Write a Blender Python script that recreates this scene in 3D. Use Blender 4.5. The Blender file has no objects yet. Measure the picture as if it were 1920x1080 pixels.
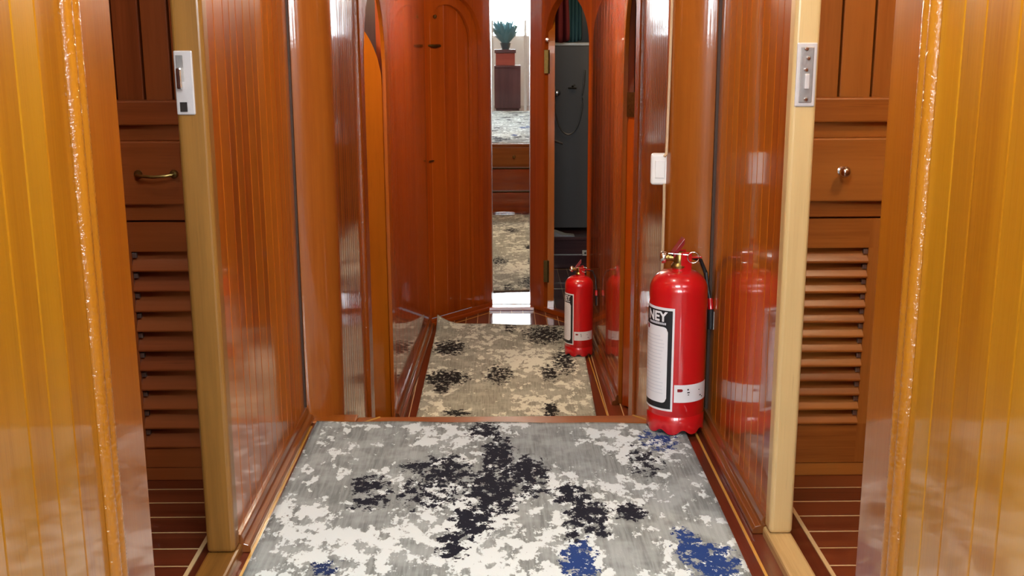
import bpy, bmesh, math, random
from math import sin, cos, pi, radians, sqrt, atan2, hypot
from mathutils import Vector, Matrix
random.seed(7)
scene = bpy.context.scene
C = scene.collection

# ------------------------------------------------------------ camera
CAM_H = 1.067
_p, _y, _r = radians(12.8), radians(0.6), radians(-0.2)
_f = Vector((sin(_y)*cos(_p), cos(_y)*cos(_p), -sin(_p)))
_rt = Vector((cos(_y), -sin(_y), 0)); _up = _rt.cross(_f)
_r2 = _rt*cos(_r)+_up*sin(_r); _u2 = -_rt*sin(_r)+_up*cos(_r)
cam_data = bpy.data.cameras.new('camera'); cam = bpy.data.objects.new('camera', cam_data); C.objects.link(cam)
M = Matrix((_r2, _u2, -_f)).transposed().to_4x4(); M.translation = Vector((0, 0, CAM_H))
cam.matrix_world = M
cam_data.sensor_fit = 'HORIZONTAL'; cam_data.sensor_width = 36.0; cam_data.lens = 36.0*2100/1920
cam_data.clip_start = 0.05
scene.camera = cam
# ------------------------------------------------------------ world, exposure
scene.view_settings.view_transform = 'Standard'; scene.view_settings.look = 'None'
scene.view_settings.gamma = 1.0; scene.view_settings.use_curve_mapping = False
scene.view_settings.exposure = 0.44
w = bpy.data.worlds.new('world'); scene.world = w; w.use_nodes = True
w.node_tree.nodes['Background'].inputs[0].default_value = (0.75, 0.85, 1.0, 1)
w.node_tree.nodes['Background'].inputs[1].default_value = 0.3
WINDOW_E, HATCH_E = 24.0, 18.0
def area_light(name, loc, rot, sx, sy, power, col, spread=180):
    l = bpy.data.lights.new(name, 'AREA'); l.shape = 'RECTANGLE'; l.size = sx; l.size_y = sy; l.energy = power; l.color = col
    l.spread = radians(spread)
    o = bpy.data.objects.new(name, l); o.location = loc; o.rotation_euler = rot; C.objects.link(o); return o
def point_light(name, loc, power, col, r=0.05):
    l = bpy.data.lights.new(name, 'POINT'); l.energy = power; l.color = col; l.shadow_soft_size = r
    o = bpy.data.objects.new(name, l); o.location = loc; C.objects.link(o); return o
WARM = (1.0, 0.74, 0.46); NEUTRAL = (1.0, 0.93, 0.85)
L_NEAR, L_LOW, L_LROOM, L_RROOM = 10.0, 29.0, 2.4, 14.0

# ------------------------------------------------------------ materials
def mat(name):
    m = bpy.data.materials.new(name); m.use_nodes = True; nt = m.node_tree
    return m, nt, nt.nodes['Principled BSDF']
def N(nt, t, **kw):
    n = nt.nodes.new(t)
    for k, v in kw.items():
        if k in n.inputs.keys() if hasattr(n.inputs, 'keys') else False: n.inputs[k].default_value = v
        else: setattr(n, k, v)
    return n
def math_node(nt, op, a, b=None, clamp=False):
    n = nt.nodes.new('ShaderNodeMath'); n.operation = op; n.use_clamp = clamp
    for i, x in enumerate((a, b)):
        if x is None: continue
        if isinstance(x, (int, float)): n.inputs[i].default_value = x
        else: nt.links.new(x, n.inputs[i])
    return n.outputs[0]
def noise(nt, vec, scale, detail=3, rough=0.55):
    n = nt.nodes.new('ShaderNodeTexNoise'); n.inputs['Scale'].default_value = scale
    n.inputs['Detail'].default_value = detail; n.inputs['Roughness'].default_value = rough
    nt.links.new(vec, n.inputs['Vector']); return n.outputs['Fac']
def mixc(nt, fac, a, b):
    n = nt.nodes.new('ShaderNodeMix'); n.data_type = 'RGBA'
    if isinstance(fac, (int, float)): n.inputs[0].default_value = fac
    else: nt.links.new(fac, n.inputs[0])
    for i, x in ((6, a), (7, b)):
        if isinstance(x, tuple): n.inputs[i].default_value = (*x, 1) if len(x) == 3 else x
        else: nt.links.new(x, n.inputs[i])
    return n.outputs[2]
def combine(nt, x, y, z):
    n = nt.nodes.new('ShaderNodeCombineXYZ')
    for i, v in enumerate((x, y, z)):
        if isinstance(v, (int, float)): n.inputs[i].default_value = v
        else: nt.links.new(v, n.inputs[i])
    return n.outputs[0]
def ramp(nt, fac, a, b):
    n = nt.nodes.new('ShaderNodeMapRange'); n.interpolation_type = 'SMOOTHSTEP'
    nt.links.new(fac, n.inputs[0]); n.inputs[1].default_value = a; n.inputs[2].default_value = b
    return n.outputs[0]
def uv_nodes(nt):
    u = nt.nodes.new('ShaderNodeUVMap'); u.uv_map = 'uv'
    s = nt.nodes.new('ShaderNodeSeparateXYZ'); nt.links.new(u.outputs[0], s.inputs[0])
    a = nt.nodes.new('ShaderNodeAttribute'); a.attribute_name = 'var'
    return s.outputs[0], s.outputs[1], a.outputs['Fac']

def wood(name, dark, mid, light, varamt=0.5, rough=0.32, coat=1.0, coat_rough=0.07, ripple=0.25, knots=False, lumps=0.0):
    m, nt, b = mat(name)
    u, v, var = uv_nodes(nt)
    vz = math_node(nt, 'MULTIPLY', var, 37.0)
    p1 = combine(nt, u, math_node(nt, 'MULTIPLY', v, 0.035), vz)
    p2 = combine(nt, u, math_node(nt, 'MULTIPLY', v, 0.12), vz)
    fine = noise(nt, p1, 190, 4, 0.6)
    mids = noise(nt, p1, 34, 3, 0.5)
    broad = noise(nt, p2, 7, 2, 0.5)
    g = math_node(nt, 'ADD', math_node(nt, 'MULTIPLY', fine, 0.35), math_node(nt, 'MULTIPLY', mids, 0.65))
    c = mixc(nt, ramp(nt, g, 0.34, 0.66), dark, mid)
    tone = math_node(nt, 'ADD', math_node(nt, 'MULTIPLY', var, varamt), math_node(nt, 'MULTIPLY', broad, 0.75))
    c = mixc(nt, ramp(nt, tone, 0.25, 0.25+varamt+0.45), c, light)
    # thin dark pores
    pore = ramp(nt, noise(nt, combine(nt, u, math_node(nt, 'MULTIPLY', v, 0.02), vz), 420, 2, 0.5), 0.62, 0.8)
    c = mixc(nt, math_node(nt, 'MULTIPLY', pore, 0.35), c, tuple(x*0.35 for x in dark))
    if knots:
        vo = nt.nodes.new('ShaderNodeTexVoronoi'); vo.inputs['Scale'].default_value = 3.1
        nt.links.new(combine(nt, math_node(nt, 'MULTIPLY', u, 1.3), math_node(nt, 'MULTIPLY', v, 0.55), vz), vo.inputs['Vector'])
        k = ramp(nt, vo.outputs['Distance'], 0.075, 0.02)
        c = mixc(nt, math_node(nt, 'MULTIPLY', k, 0.7), c, tuple(x*0.25 for x in dark))
    nt.links.new(c, b.inputs['Base Color'])
    b.inputs['Roughness'].default_value = rough
    b.inputs['Coat Weight'].default_value = coat; b.inputs['Coat Roughness'].default_value = coat_rough
    b.inputs['Coat IOR'].default_value = 1.5; b.inputs['Specular IOR Level'].default_value = 0.2
    geo = nt.nodes.new('ShaderNodeNewGeometry')
    h = math_node(nt, 'ADD', math_node(nt, 'MULTIPLY', noise(nt, geo.outputs['Position'], 55, 2), 0.25*ripple),
                  math_node(nt, 'MULTIPLY', noise(nt, geo.outputs['Position'], 9, 1), ripple*1.2))
    h = math_node(nt, 'ADD', h, math_node(nt, 'MULTIPLY', mids, 0.10*ripple))
    if lumps: h = math_node(nt, 'ADD', h, math_node(nt, 'MULTIPLY', noise(nt, geo.outputs['Position'], 130, 2), lumps))
    bp = nt.nodes.new('ShaderNodeBump'); bp.inputs['Strength'].default_value = 0.35+0.45*lumps; bp.inputs['Distance'].default_value = 0.004
    nt.links.new(h, bp.inputs['Height'])
    nt.links.new(bp.outputs[0], b.inputs['Coat Normal'])
    bp2 = nt.nodes.new('ShaderNodeBump'); bp2.inputs['Strength'].default_value = 0.2; bp2.inputs['Distance'].default_value = 0.001
    nt.links.new(fine, bp2.inputs['Height']); nt.links.new(bp2.outputs[0], b.inputs['Normal'])
    return m
def plain(name, col, rough=0.5, metal=0.0, coat=0.0, spec=0.5, bump=0.0, bscale=80, var=0.0):
    m, nt, b = mat(name)
    geo = nt.nodes.new('ShaderNodeTexCoord')
    n = noise(nt, geo.outputs['Object'], bscale, 3)
    c2 = tuple(x*(1-var) for x in col)
    nt.links.new(mixc(nt, n, col, c2), b.inputs['Base Color'])
    b.inputs['Roughness'].default_value = rough; b.inputs['Metallic'].default_value = metal
    b.inputs['Coat Weight'].default_value = coat; b.inputs['Coat Roughness'].default_value = 0.05
    b.inputs['Specular IOR Level'].default_value = spec
    if bump:
        bp = nt.nodes.new('ShaderNodeBump'); bp.inputs['Strength'].default_value = bump; bp.inputs['Distance'].default_value = 0.002
        nt.links.new(n, bp.inputs['Height']); nt.links.new(bp.outputs[0], b.inputs['Normal'])
    return m
def emissive(name, col, strength):
    m, nt, b = mat(name)
    b.inputs['Base Color'].default_value = (*col, 1); b.inputs['Emission Color'].default_value = (*col, 1)
    b.inputs['Emission Strength'].default_value = strength
    return m

GOLD = wood('golden varnished pine', (0.2688, 0.0835, 0.0034), (0.3763, 0.1440, 0.0056), (0.4704, 0.2304, 0.0112), 0.6, knots=True)
GOLD2 = wood('orange varnished stile pine', (0.2621, 0.0730, 0.0034), (0.3276, 0.1011, 0.0045), (0.3669, 0.1292, 0.0056), 0.3)
GOLDROUGH = wood('golden varnished pine, lumpy varnish', (0.2477, 0.0740, 0.0045), (0.3578, 0.1302, 0.0078), (0.4541, 0.1954, 0.0140), 0.4, coat_rough=0.05, lumps=1.0)
STILE = wood('mahogany stile, lumpy varnish', (0.2210, 0.0382, 0.0034), (0.3400, 0.0723, 0.0051), (0.4080, 0.1020, 0.0085), 0.4, coat_rough=0.05, lumps=0.8)
MAHO = wood('varnished mahogany planks', (0.2408, 0.0464, 0.0028), (0.3784, 0.0886, 0.0049), (0.4816, 0.1476, 0.0084), 0.55)
DEEP = wood('deep red mahogany planks', (0.2185, 0.0268, 0.0020), (0.3409, 0.0520, 0.0034), (0.4283, 0.0854, 0.0054), 0.5, coat_rough=0.045, ripple=0.15)
ROUND = wood('varnished round post wood', (0.2244, 0.0486, 0.0060), (0.3128, 0.0842, 0.0096), (0.3740, 0.1166, 0.0144), 0.3, knots=False)
JAMBL = wood('brown worn jamb wood', (0.1300, 0.0549, 0.0095), (0.2448, 0.1096, 0.0204), (0.3366, 0.1681, 0.0374), 0.4, rough=0.42, coat=0.6, coat_rough=0.15, knots=True)
JAMB = wood('pale worn jamb wood', (0.3864, 0.2392, 0.0828), (0.5336, 0.3588, 0.1472), (0.6440, 0.4692, 0.2208), 0.4, rough=0.45, coat=0.5, coat_rough=0.2)
CAB = wood('satin cabinet wood', (0.2380, 0.0663, 0.0096), (0.3655, 0.1170, 0.0176), (0.4590, 0.1716, 0.0288), 0.5, rough=0.45, coat=0.3, coat_rough=0.25)
CABL = wood('satin reddish cabinet wood', (0.1968, 0.0410, 0.0082), (0.3116, 0.0722, 0.0148), (0.3772, 0.1025, 0.0230), 0.5, rough=0.45, coat=0.3, coat_rough=0.25)
FLOORW = wood('dark glossy floor boards', (0.075, 0.014, 0.006), (0.13, 0.026, 0.010), (0.19, 0.042, 0.014), 0.8, rough=0.3, coat=1.0, coat_rough=0.05, ripple=0.12)
INLAY = wood('pale inlay wood', (0.50, 0.34, 0.15), (0.62, 0.44, 0.22), (0.72, 0.54, 0.30), 0.3, coat=0.6)
BASEW = wood('dark brown moulding wood', (0.11, 0.028, 0.005), (0.19, 0.055, 0.010), (0.26, 0.085, 0.016), 0.4, rough=0.35)
GOLDLINE = wood('golden inlay wood', (0.42, 0.20, 0.03), (0.55, 0.28, 0.05), (0.66, 0.38, 0.08), 0.3, coat=0.8)
OLDBRASS = plain('tarnished brown brass', (0.16, 0.10, 0.03), 0.45, 1.0, bump=0.4, var=0.6)
BRASS = plain('aged brass', (0.42, 0.30, 0.10), 0.32, 1.0, bump=0.3, var=0.5)
CHROME = plain('dull chrome', (0.72, 0.70, 0.68), 0.18, 1.0)
STEEL = plain('brushed grey steel', (0.50, 0.49, 0.47), 0.42, 1.0, var=0.25, bump=0.2)
PLATE = plain('pale painted metal plate', (0.62, 0.60, 0.60), 0.4, 0.3, var=0.15)
DARK = plain('near black gap', (0.012, 0.008, 0.006), 0.8)
CAULK = plain('dark brown caulk', (0.045, 0.02, 0.01), 0.6)
RED = plain('glossy red enamel', (0.56, 0.004, 0.008), 0.28, 0.0, coat=1.0)
REDPL = plain('dark red plastic', (0.24, 0.004, 0.008), 0.4, 0.0, coat=0.2)
WHITEPL = plain('white plastic', (0.80, 0.79, 0.76), 0.35)
CABLE = plain('cream cable sheath', (0.55, 0.38, 0.22), 0.5)
LABW = plain('white label paper', (0.80, 0.80, 0.82), 0.4)
LABK = plain('black label print', (0.012, 0.013, 0.016), 0.4)
LABG = plain('pale grey label print', (0.66, 0.67, 0.71), 0.5)
RUBBER = plain('black rubber hose', (0.02, 0.02, 0.022), 0.45)
CEIL = plain('cream painted ceiling', (0.72, 0.66, 0.55), 0.6, bump=0.1)
GREYP = plain('grey acrylic panel', (0.115, 0.112, 0.115), 0.45, coat=0.1)
TEAL = plain('teal blue cloth', (0.10, 0.25, 0.30), 0.7, bump=0.3)
MAROON = plain('maroon towel cloth', (0.16, 0.012, 0.016), 0.85, bump=0.5, bscale=200)
TILE = plain('dark shower wall', (0.05, 0.055, 0.06), 0.3, coat=0.2)
LEAF = plain('bluish green leaf', (0.14, 0.33, 0.40), 0.5, var=0.5)
POT = plain('slate blue pot glaze', (0.06, 0.10, 0.13), 0.3, coat=0.4)
GREYWOOD = plain('pale grey painted wood', (0.62, 0.67, 0.72), 0.5, var=0.2, bump=0.2)
DARKW = wood('dark brown chest wood', (0.06, 0.025, 0.03), (0.10, 0.045, 0.05), (0.16, 0.08, 0.09), 0.5, coat=0.5)
REDW = wood('red brown chest drawer wood', (0.22, 0.04, 0.03), (0.32, 0.07, 0.05), (0.40, 0.10, 0.07), 0.4, coat=0.5)
WINDOWM = emissive('daylit frosted pane', (0.86, 0.94, 1.0), WINDOW_E)
HATCHM = emissive('daylit deck hatch pane', (0.90, 0.95, 1.0), HATCH_E)
LAMPM = emissive('warm lamp diffuser', (1.0, 0.78, 0.50), 14.0)
mm, nt, b = mat('silvered mirror glass')
b.inputs['Base Color'].default_value = (0.90, 0.92, 0.91, 1); b.inputs['Metallic'].default_value = 1; b.inputs['Roughness'].default_value = 0.012
MIRROR = mm

def rug_material(name, grey, grey2, light, navy, blue, seed, fs=27):
    m, nt, b = mat(name)
    u = nt.nodes.new('ShaderNodeUVMap'); u.uv_map = 'uv'
    s = nt.nodes.new('ShaderNodeSeparateXYZ'); nt.links.new(u.outputs[0], s.inputs[0])
    U, V = s.outputs[0], s.outputs[1]
    a = nt.nodes.new('ShaderNodeAttribute'); a.attribute_name = 'ink'
    sc = nt.nodes.new('ShaderNodeSeparateColor'); nt.links.new(a.outputs['Color'], sc.inputs[0])
    ink, blu, lit = sc.outputs[0], sc.outputs[1], sc.outputs[2]
    P = combine(nt, U, V, seed)
    Ph = combine(nt, U, math_node(nt, 'MULTIPLY', V, 0.60), seed+3)
    n1 = noise(nt, P, 5.5, 2, 0.5)
    n2 = noise(nt, Ph, fs, 5, 0.62)
    n3 = noise(nt, combine(nt, U, math_node(nt, 'MULTIPLY', V, 0.06), seed), 120, 3, 0.6)
    n4 = noise(nt, Ph, 110, 3, 0.6)
    # light flecks
    lm = math_node(nt, 'ADD', math_node(nt, 'MULTIPLY', n1, 0.40), math_node(nt, 'MULTIPLY', n2, 0.95))
    lm = math_node(nt, 'ADD', lm, math_node(nt, 'MULTIPLY', math_node(nt, 'SUBTRACT', lit, 0.5), 0.32))
    lm = math_node(nt, 'ADD', lm, math_node(nt, 'MULTIPLY', math_node(nt, 'SUBTRACT', n4, 0.5), 0.22))
    lmask = ramp(nt, lm, 0.70, 0.75)
    g = mixc(nt, ramp(nt, n3, 0.35, 0.65), grey, grey2)
    g = mixc(nt, math_node(nt, 'MULTIPLY', ramp(nt, noise(nt, P, 9, 3, 0.6), 0.42, 0.62), 0.45), g, tuple(x*0.55+y*0.45 for x, y in zip(grey2, light)))
    c = mixc(nt, lmask, g, light)
    # navy patches with ragged edges
    n5 = noise(nt, combine(nt, U, math_node(nt, 'MULTIPLY', V, 0.75), seed+9), 42, 5, 0.74)
    im = math_node(nt, 'ADD', ink, math_node(nt, 'MULTIPLY', math_node(nt, 'SUBTRACT', n5, 0.5), 5.6))
    imask = ramp(nt, im, 0.50, 0.62)
    imask = math_node(nt, 'MULTIPLY', imask, ramp(nt, ink, 0.06, 0.14))
    nv = mixc(nt, blu, navy, blue)
    c = mixc(nt, imask, c, nv)
    nt.links.new(c, b.inputs['Base Color'])
    b.inputs['Roughness'].default_value = 0.85; b.inputs['Specular IOR Level'].default_value = 0.25
    b.inputs['Sheen Weight'].default_value = 0.0; b.inputs['Sheen Roughness'].default_value = 0.5
    bp = nt.nodes.new('ShaderNodeBump'); bp.inputs['Strength'].default_value = 0.5; bp.inputs['Distance'].default_value = 0.002
    hh = math_node(nt, 'ADD', noise(nt, P, 260, 2), math_node(nt, 'MULTIPLY', lmask, 0.5))
    nt.links.new(hh, bp.inputs['Height']); nt.links.new(bp.outputs[0], b.inputs['Normal'])
    return m
RUG1 = rug_material('abstract grey and navy rug', (0.185, 0.21, 0.205), (0.285, 0.325, 0.325), (0.70, 0.79, 0.80), (0.005, 0.007, 0.018), (0.012, 0.045, 0.19), 1.0)
RUG2 = rug_material('abstract beige and black rug', (0.26, 0.27, 0.225), (0.37, 0.385, 0.33), (0.74, 0.78, 0.68), (0.008, 0.008, 0.010), (0.02, 0.05, 0.19), 5.0, 22)
RUGEDGE = plain('pale rug binding', (0.62, 0.58, 0.50), 0.9, bump=0.4, bscale=300)

# ------------------------------------------------------------ mesh building
def setp(o, label=None, cat=None, group=None, kind=None):
    for k, v in (('label', label), ('category', cat), ('group', group), ('kind', kind)):
        if v: o[k] = v
    return o
class MB:
    def __init__(s): s.v = []; s.f = []; s.uv = []; s.var = []
    def face(s, pts, uvs=None, var=0.5):
        i = len(s.v); s.v += [tuple(p) for p in pts]; s.f.append(tuple(range(i, i+len(pts))))
        s.uv.append(uvs or [(p[0], p[2]) for p in pts]); s.var.append(var)
    def box(s, P, u0, u1, w0, w1, z0, z1, grain='z', var=None):
        if var is None: var = random.random()
        o = (random.random()*5, random.random()*5)
        c = [(u, w_, z) for z in (z0, z1) for w_ in (w0, w1) for u in (u0, u1)]
        for q in ((0, 1, 5, 4), (2, 6, 7, 3), (0, 4, 6, 2), (1, 3, 7, 5), (4, 5, 7, 6), (0, 2, 3, 1)):
            pts = [c[k] for k in q]; uvs = []
            for (u, w_, z) in pts:
                if grain == 'z': uvs.append((u+w_+o[0], z+o[1]))
                elif grain == 'u': uvs.append((z+w_+o[0], u+o[1]))
                else: uvs.append((z+u+o[0], w_+o[1]))
            s.face([P(*k) for k in pts], uvs, var)
    def planks(s, P, u0, u1, z0, z1, pw, w0=0.0, thick=0.02, groove=0.003, depth=0.0018, jit=0.15, vfun=None):
        n = max(1, round((u1-u0)/pw)); cuts = [u0]
        for k in range(1, n): cuts.append(u0+(u1-u0)*(k+random.uniform(-jit, jit))/n)
        cuts.append(u1)
        for a, b_ in zip(cuts[:-1], cuts[1:]):
            va = random.random() if vfun is None else vfun((a+b_)/2); o = (random.random()*5, random.random()*5)
            prof = [(a, -depth), (a+groove*0.5, -depth*0.3), (a+groove, 0), (b_-groove, 0), (b_-groove*0.5, -depth*0.3), (b_, -depth)]
            for (p, q) in zip(prof[:-1], prof[1:]):
                pts = [(p[0], w0+p[1], z0), (q[0], w0+q[1], z0), (q[0], w0+q[1], z1), (p[0], w0+p[1], z1)]
                s.face([P(*k) for k in pts], [(k[0]+o[0], k[2]+o[1]) for k in pts], va)
        wb = w0-thick; wt = w0-depth
        for q in ([(u0, wb, z0), (u0, wb, z1), (u1, wb, z1), (u1, wb, z0)], [(u0, wb, z0), (u0, wt, z0), (u0, wt, z1), (u0, wb, z1)],
                  [(u1, wb, z0), (u1, wb, z1), (u1, wt, z1), (u1, wt, z0)], [(u0, wb, z1), (u0, wt, z1), (u1, wt, z1), (u1, wb, z1)],
                  [(u0, wb, z0), (u1, wb, z0), (u1, wt, z0), (u0, wt, z0)]):
            s.face([P(*k) for k in q], [(k[0]+k[1], k[2]) for k in q], 0.5)
    def arch(s, P, u0, u1, z0, z1, a, b_, zs, h, w0, w1, seg=28, var=0.5):
        """flat board with an arched opening a..b_, springing at zs, rise h"""
        if a-u0 > 1e-4: s.box(P, u0, a, w1, w0, z0, z1, 'z', var)
        if u1-b_ > 1e-4: s.box(P, b_, u1, w1, w0, z0, z1, 'z', var*0.9+0.05)
        c = (a+b_)/2; r = (b_-a)/2
        us = [c-r*cos(pi*k/seg) for k in range(seg+1)]
        zf = lambda u: zs+h*sqrt(max(0, 1-((u-c)/r)**2))
        for p, q in zip(us[:-1], us[1:]):
            zp, zq = zf(p), zf(q)
            for w_, fl in ((w0, 0), (w1, 1)):
                pts = [(p, w_, zp), (q, w_, zq), (q, w_, z1), (p, w_, z1)]
                if fl: pts.reverse()
                s.face([P(*k) for k in pts], [(k[0], k[2]) for k in pts], var)
            pts = [(p, w0, zp), (p, w1, zp), (q, w1, zq), (q, w0, zq)]
            s.face([P(*k) for k in pts], [(k[1], k[0]) for k in pts], var)
            pts = [(p, w0, z1), (q, w0, z1), (q, w1, z1), (p, w1, z1)]
            s.face([P(*k) for k in pts], [(k[1], k[0]) for k in pts], var)
    def arch_leaf(s, P, a, b_, z0, zs, h, w0, w1, pw=0.07, groove=0.003, depth=0.002):
        c = (a+b_)/2; r = (b_-a)/2
        zf = lambda u: zs+h*sqrt(max(0, 1-((u-c)/r)**2))
        n = max(1, round((b_-a)/pw)); S = 10
        for k in range(n):
            p0 = a+(b_-a)*k/n; p1 = a+(b_-a)*(k+1)/n; va = random.random(); o = (random.random()*5, random.random()*5)
            us = [p0, p0+groove]+[p0+groove+(p1-p0-2*groove)*j/S for j in range(1, S+1)]+[p1]
            for j, (p, q) in enumerate(zip(us[:-1], us[1:])):
                wp = w0-(depth if j == 0 else 0); wq = w0-(depth if j == len(us)-2 else 0)
                pts = [(p, wp, z0), (q, wq, z0), (q, wq, zf(q)), (p, wp, zf(p))]
                s.face([P(*t) for t in pts], [(t[0]+o[0], t[2]+o[1]) for t in pts], va)
                pts = [(p, w1, z0), (p, w1, zf(p)), (q, w1, zf(q)), (q, w1, z0)]
                s.face([P(*t) for t in pts], [(t[0]+o[0], t[2]+o[1]) for t in pts], va)
                pts = [(p, wp, zf(p)), (q, wq, zf(q)), (q, w1, zf(q)), (p, w1, zf(p))]
                s.face([P(*t) for t in pts], [(t[0]+o[0], t[2]+o[1]) for t in pts], va)
        for e in (a, b_):
            pts = [(e, w1, z0), (e, w0, z0), (e, w0, zf(e)), (e, w1, zf(e))]
            if e == b_: pts.reverse()
            s.face([P(*t) for t in pts], [(t[1], t[2]) for t in pts], 0.5)
    def lathe(s, prof, seg=48, c=(0, 0, 0), axis='z', cap=True, zmod=None, var=0.5, a0=0, a1=2*pi):
        full = abs(a1-a0-2*pi) < 1e-6
        def pt(r, z, a):
            x, y = r*sin(a), -r*cos(a)
            if zmod: z = z+zmod(z, a)
            if axis == 'z': return (c[0]+x, c[1]+y, c[2]+z)
            if axis == 'x': return (c[0]+z, c[1]+x, c[2]+y)
            return (c[0]+x, c[1]+z, c[2]+y)
        for (r0, z0), (r1, z1) in zip(prof[:-1], prof[1:]):
            for k in range(seg):
                A = a0+(a1-a0)*k/seg; B = a0+(a1-a0)*(k+1)/seg
                pts = [pt(r0, z0, A), pt(r0, z0, B), pt(r1, z1, B), pt(r1, z1, A)]
                s.face(pts, [(A*r0, z0), (B*r0, z0), (B*r1, z1), (A*r1, z1)], var)
    def tube(s, path, r, seg=10, var=0.5, closed=False):
        path = [Vector(p) for p in path]; n = len(path); rings = []
        up = Vector((0, 0, 1))
        for i, p in enumerate(path):
            if closed: t = (path[(i+1) % n]-path[i-1]).normalized()
            else: t = (path[min(i+1, n-1)]-path[max(i-1, 0)]).normalized()
            x = t.cross(up)
            if x.length < 1e-3: x = t.cross(Vector((1, 0, 0)))
            x.normalize(); y = t.cross(x); rr = r if not callable(r) else r(i/(n-1))
            rings.append([p+x*cos(2*pi*k/seg)*rr+y*sin(2*pi*k/seg)*rr for k in range(seg)])
        m = n if closed else n-1
        for i in range(m):
            A, B = rings[i], rings[(i+1) % n]
            for k in range(seg):
                k2 = (k+1) % seg; s.face([A[k], B[k], B[k2], A[k2]], [(k*0.005, i*0.02)]*4, var)
        if not closed: s.face(rings[0][::-1] if False else rings[0], None, var); s.face(rings[-1][::-1], None, var)
    def build(s, name, m, parent=None, origin=(0, 0, 0), bevel=0.0, smooth=False, seg=2):
        me = bpy.data.meshes.new(name)
        me.from_pydata([(x-origin[0], y-origin[1], z-origin[2]) for x, y, z in s.v], [], s.f)
        me.uv_layers.new(name='uv'); me.attributes.new('var', 'FLOAT', 'CORNER')
        uvl = me.uv_layers['uv']; va = me.attributes['var']
        k = 0
        for fi in range(len(s.f)):
            for j in range(len(s.f[fi])):
                uvl.data[k].uv = s.uv[fi][j]; va.data[k].value = s.var[fi]; k += 1
        bm = bmesh.new(); bm.from_mesh(me); bmesh.ops.remove_doubles(bm, verts=bm.verts, dist=1e-5)
        bmesh.ops.recalc_face_normals(bm, faces=bm.faces)
        if smooth:
            for f in bm.faces: f.smooth = True
            for e in bm.edges:
                if len(e.link_faces) == 2 and e.calc_face_angle() > radians(40): e.smooth = False
        bm.to_mesh(me); bm.free()
        me.materials.append(m)
        o = bpy.data.objects.new(name, me); C.objects.link(o)
        if parent: o.parent = parent
        else: o.location = origin
        if bevel:
            bv = o.modifiers.new('bevel', 'BEVEL'); bv.width = bevel; bv.segments = seg; bv.limit_method = 'ANGLE'; bv.angle_limit = radians(35)
        return o
def frame(A, B, side=1):
    """local frame along the plan line A->B; w points to the viewer's side"""
    ax, ay = A; L = hypot(B[0]-ax, B[1]-ay); ux, uy = (B[0]-ax)/L, (B[1]-ay)/L
    wx, wy = (uy*side, -ux*side)
    return (lambda u, w_, z: (ax+ux*u+wx*w_, ay+uy*u+wy*w_, z)), L
W0 = lambda x, y, z: (x, y, z)       # world frame for boxes: u=x, w=y
def empty(name, loc=(0, 0, 0), rz=0):
    o = bpy.data.objects.new(name, None); o.location = loc; o.rotation_euler = (0, 0, rz); C.objects.link(o); return o
def struct(mb, name, m, **kw):
    o = mb.build(name, m, **kw)
    if not kw.get('parent'): o['kind'] = 'structure'
    return o

# ============================================================ STRUCTURE
LOWZ = -0.67
CZ, CZL = 1.95, 1.50
# ---- upper floor with cross boards and pale seams
def board_floor(name, x0, x1, y0, y1, z, along, pw, m=FLOORW, gap=0.004, phase=0.0):
    mb = MB(); lines = MB()
    a0, a1 = (y0, y1) if along == 'x' else (x0, x1)
    k = math.floor((a0-phase)/pw); p = a0
    while p < a1-1e-6:
        q = min(a1, phase+(k+1)*pw); k += 1
        if q-p < 1e-5: continue
        if along == 'x': mb.box(W0, x0, x1, p+gap/2, q-gap/2, z-0.03, z, 'u')
        else: mb.box(W0, p+gap/2, q-gap/2, y0, y1, z-0.03, z, 'w')
        if q < a1-1e-6:
            if along == 'x': lines.box(W0, x0, x1, q-gap/2, q+gap/2, z-0.02, z+0.0004, 'u')
            else: lines.box(W0, q-gap/2, q+gap/2, y0, y1, z-0.02, z+0.0004, 'w')
        p = q
    fl = mb.build(name, m); fl['kind'] = 'structure'
    lo = lines.build('floor_inlay', INLAY, parent=fl)
    return fl, lo
board_floor('floor', -1.60, -0.645, 1.0, 2.62, 0.0, 'x', 0.0805, phase=0.035)
board_floor('floor', 0.672, 1.60, 1.0, 2.62, 0.0, 'x', 0.0805, phase=0.015)
for sx in (-1, 1):
    mb = MB(); x = -0.6405 if sx < 0 else 0.6675
    mb.box(W0, x-0.0045, x+0.0045, 1.0, 2.62, -0.03, 0.001, 'w'); struct(mb, 'trim_1' if sx < 0 else 'trim_2', INLAY)
mb = MB(); mb.box(W0, -0.636, 0.663, -3.0, 3.02, -0.03, -0.001, 'w', 0.1); struct(mb, 'floor', FLOORW)
mb = MB(); mb.box(W0, -1.6, -0.636, -3.0, 1.0, -0.03, -0.001, 'w', 0.3); struct(mb, 'floor', FLOORW)
mb = MB(); mb.box(W0, 0.663, 1.6, -3.0, 1.0, -0.03, -0.001, 'w', 0.3); struct(mb, 'floor', FLOORW)
# gold inlay lines at each side of the corridor floor
for i, (xa, xb) in enumerate(((-0.527, -0.530), (0.534, 0.531))):
    mb = MB(); P, L = frame((xa, 1.0), (xb, 2.97)); mb.box(P, 0, L, -0.003, 0.003, -0.02, 0.0006, 'u'); struct(mb, 'trim_%d' % (3+i), GOLDLINE)
# nosing board at the step edge
mb = MB(); mb.box(W0, -0.41, 0.44, 2.965, 3.035, -0.03, 0.004, 'u', 0.6); struct(mb, 'trim_5', ROUND, bevel=0.006)
mb = MB()
for s_ in (-1, 1):
    c = 0.015
    P, L = frame((c+s_*0.425-s_*0.0, 2.958), (c+s_*0.36, 3.03)); mb.box(P, 0, L, -0.003, 0.003, -0.01, 0.0055, 'u')
struct(mb, 'trim_6', GOLDLINE)
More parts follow.
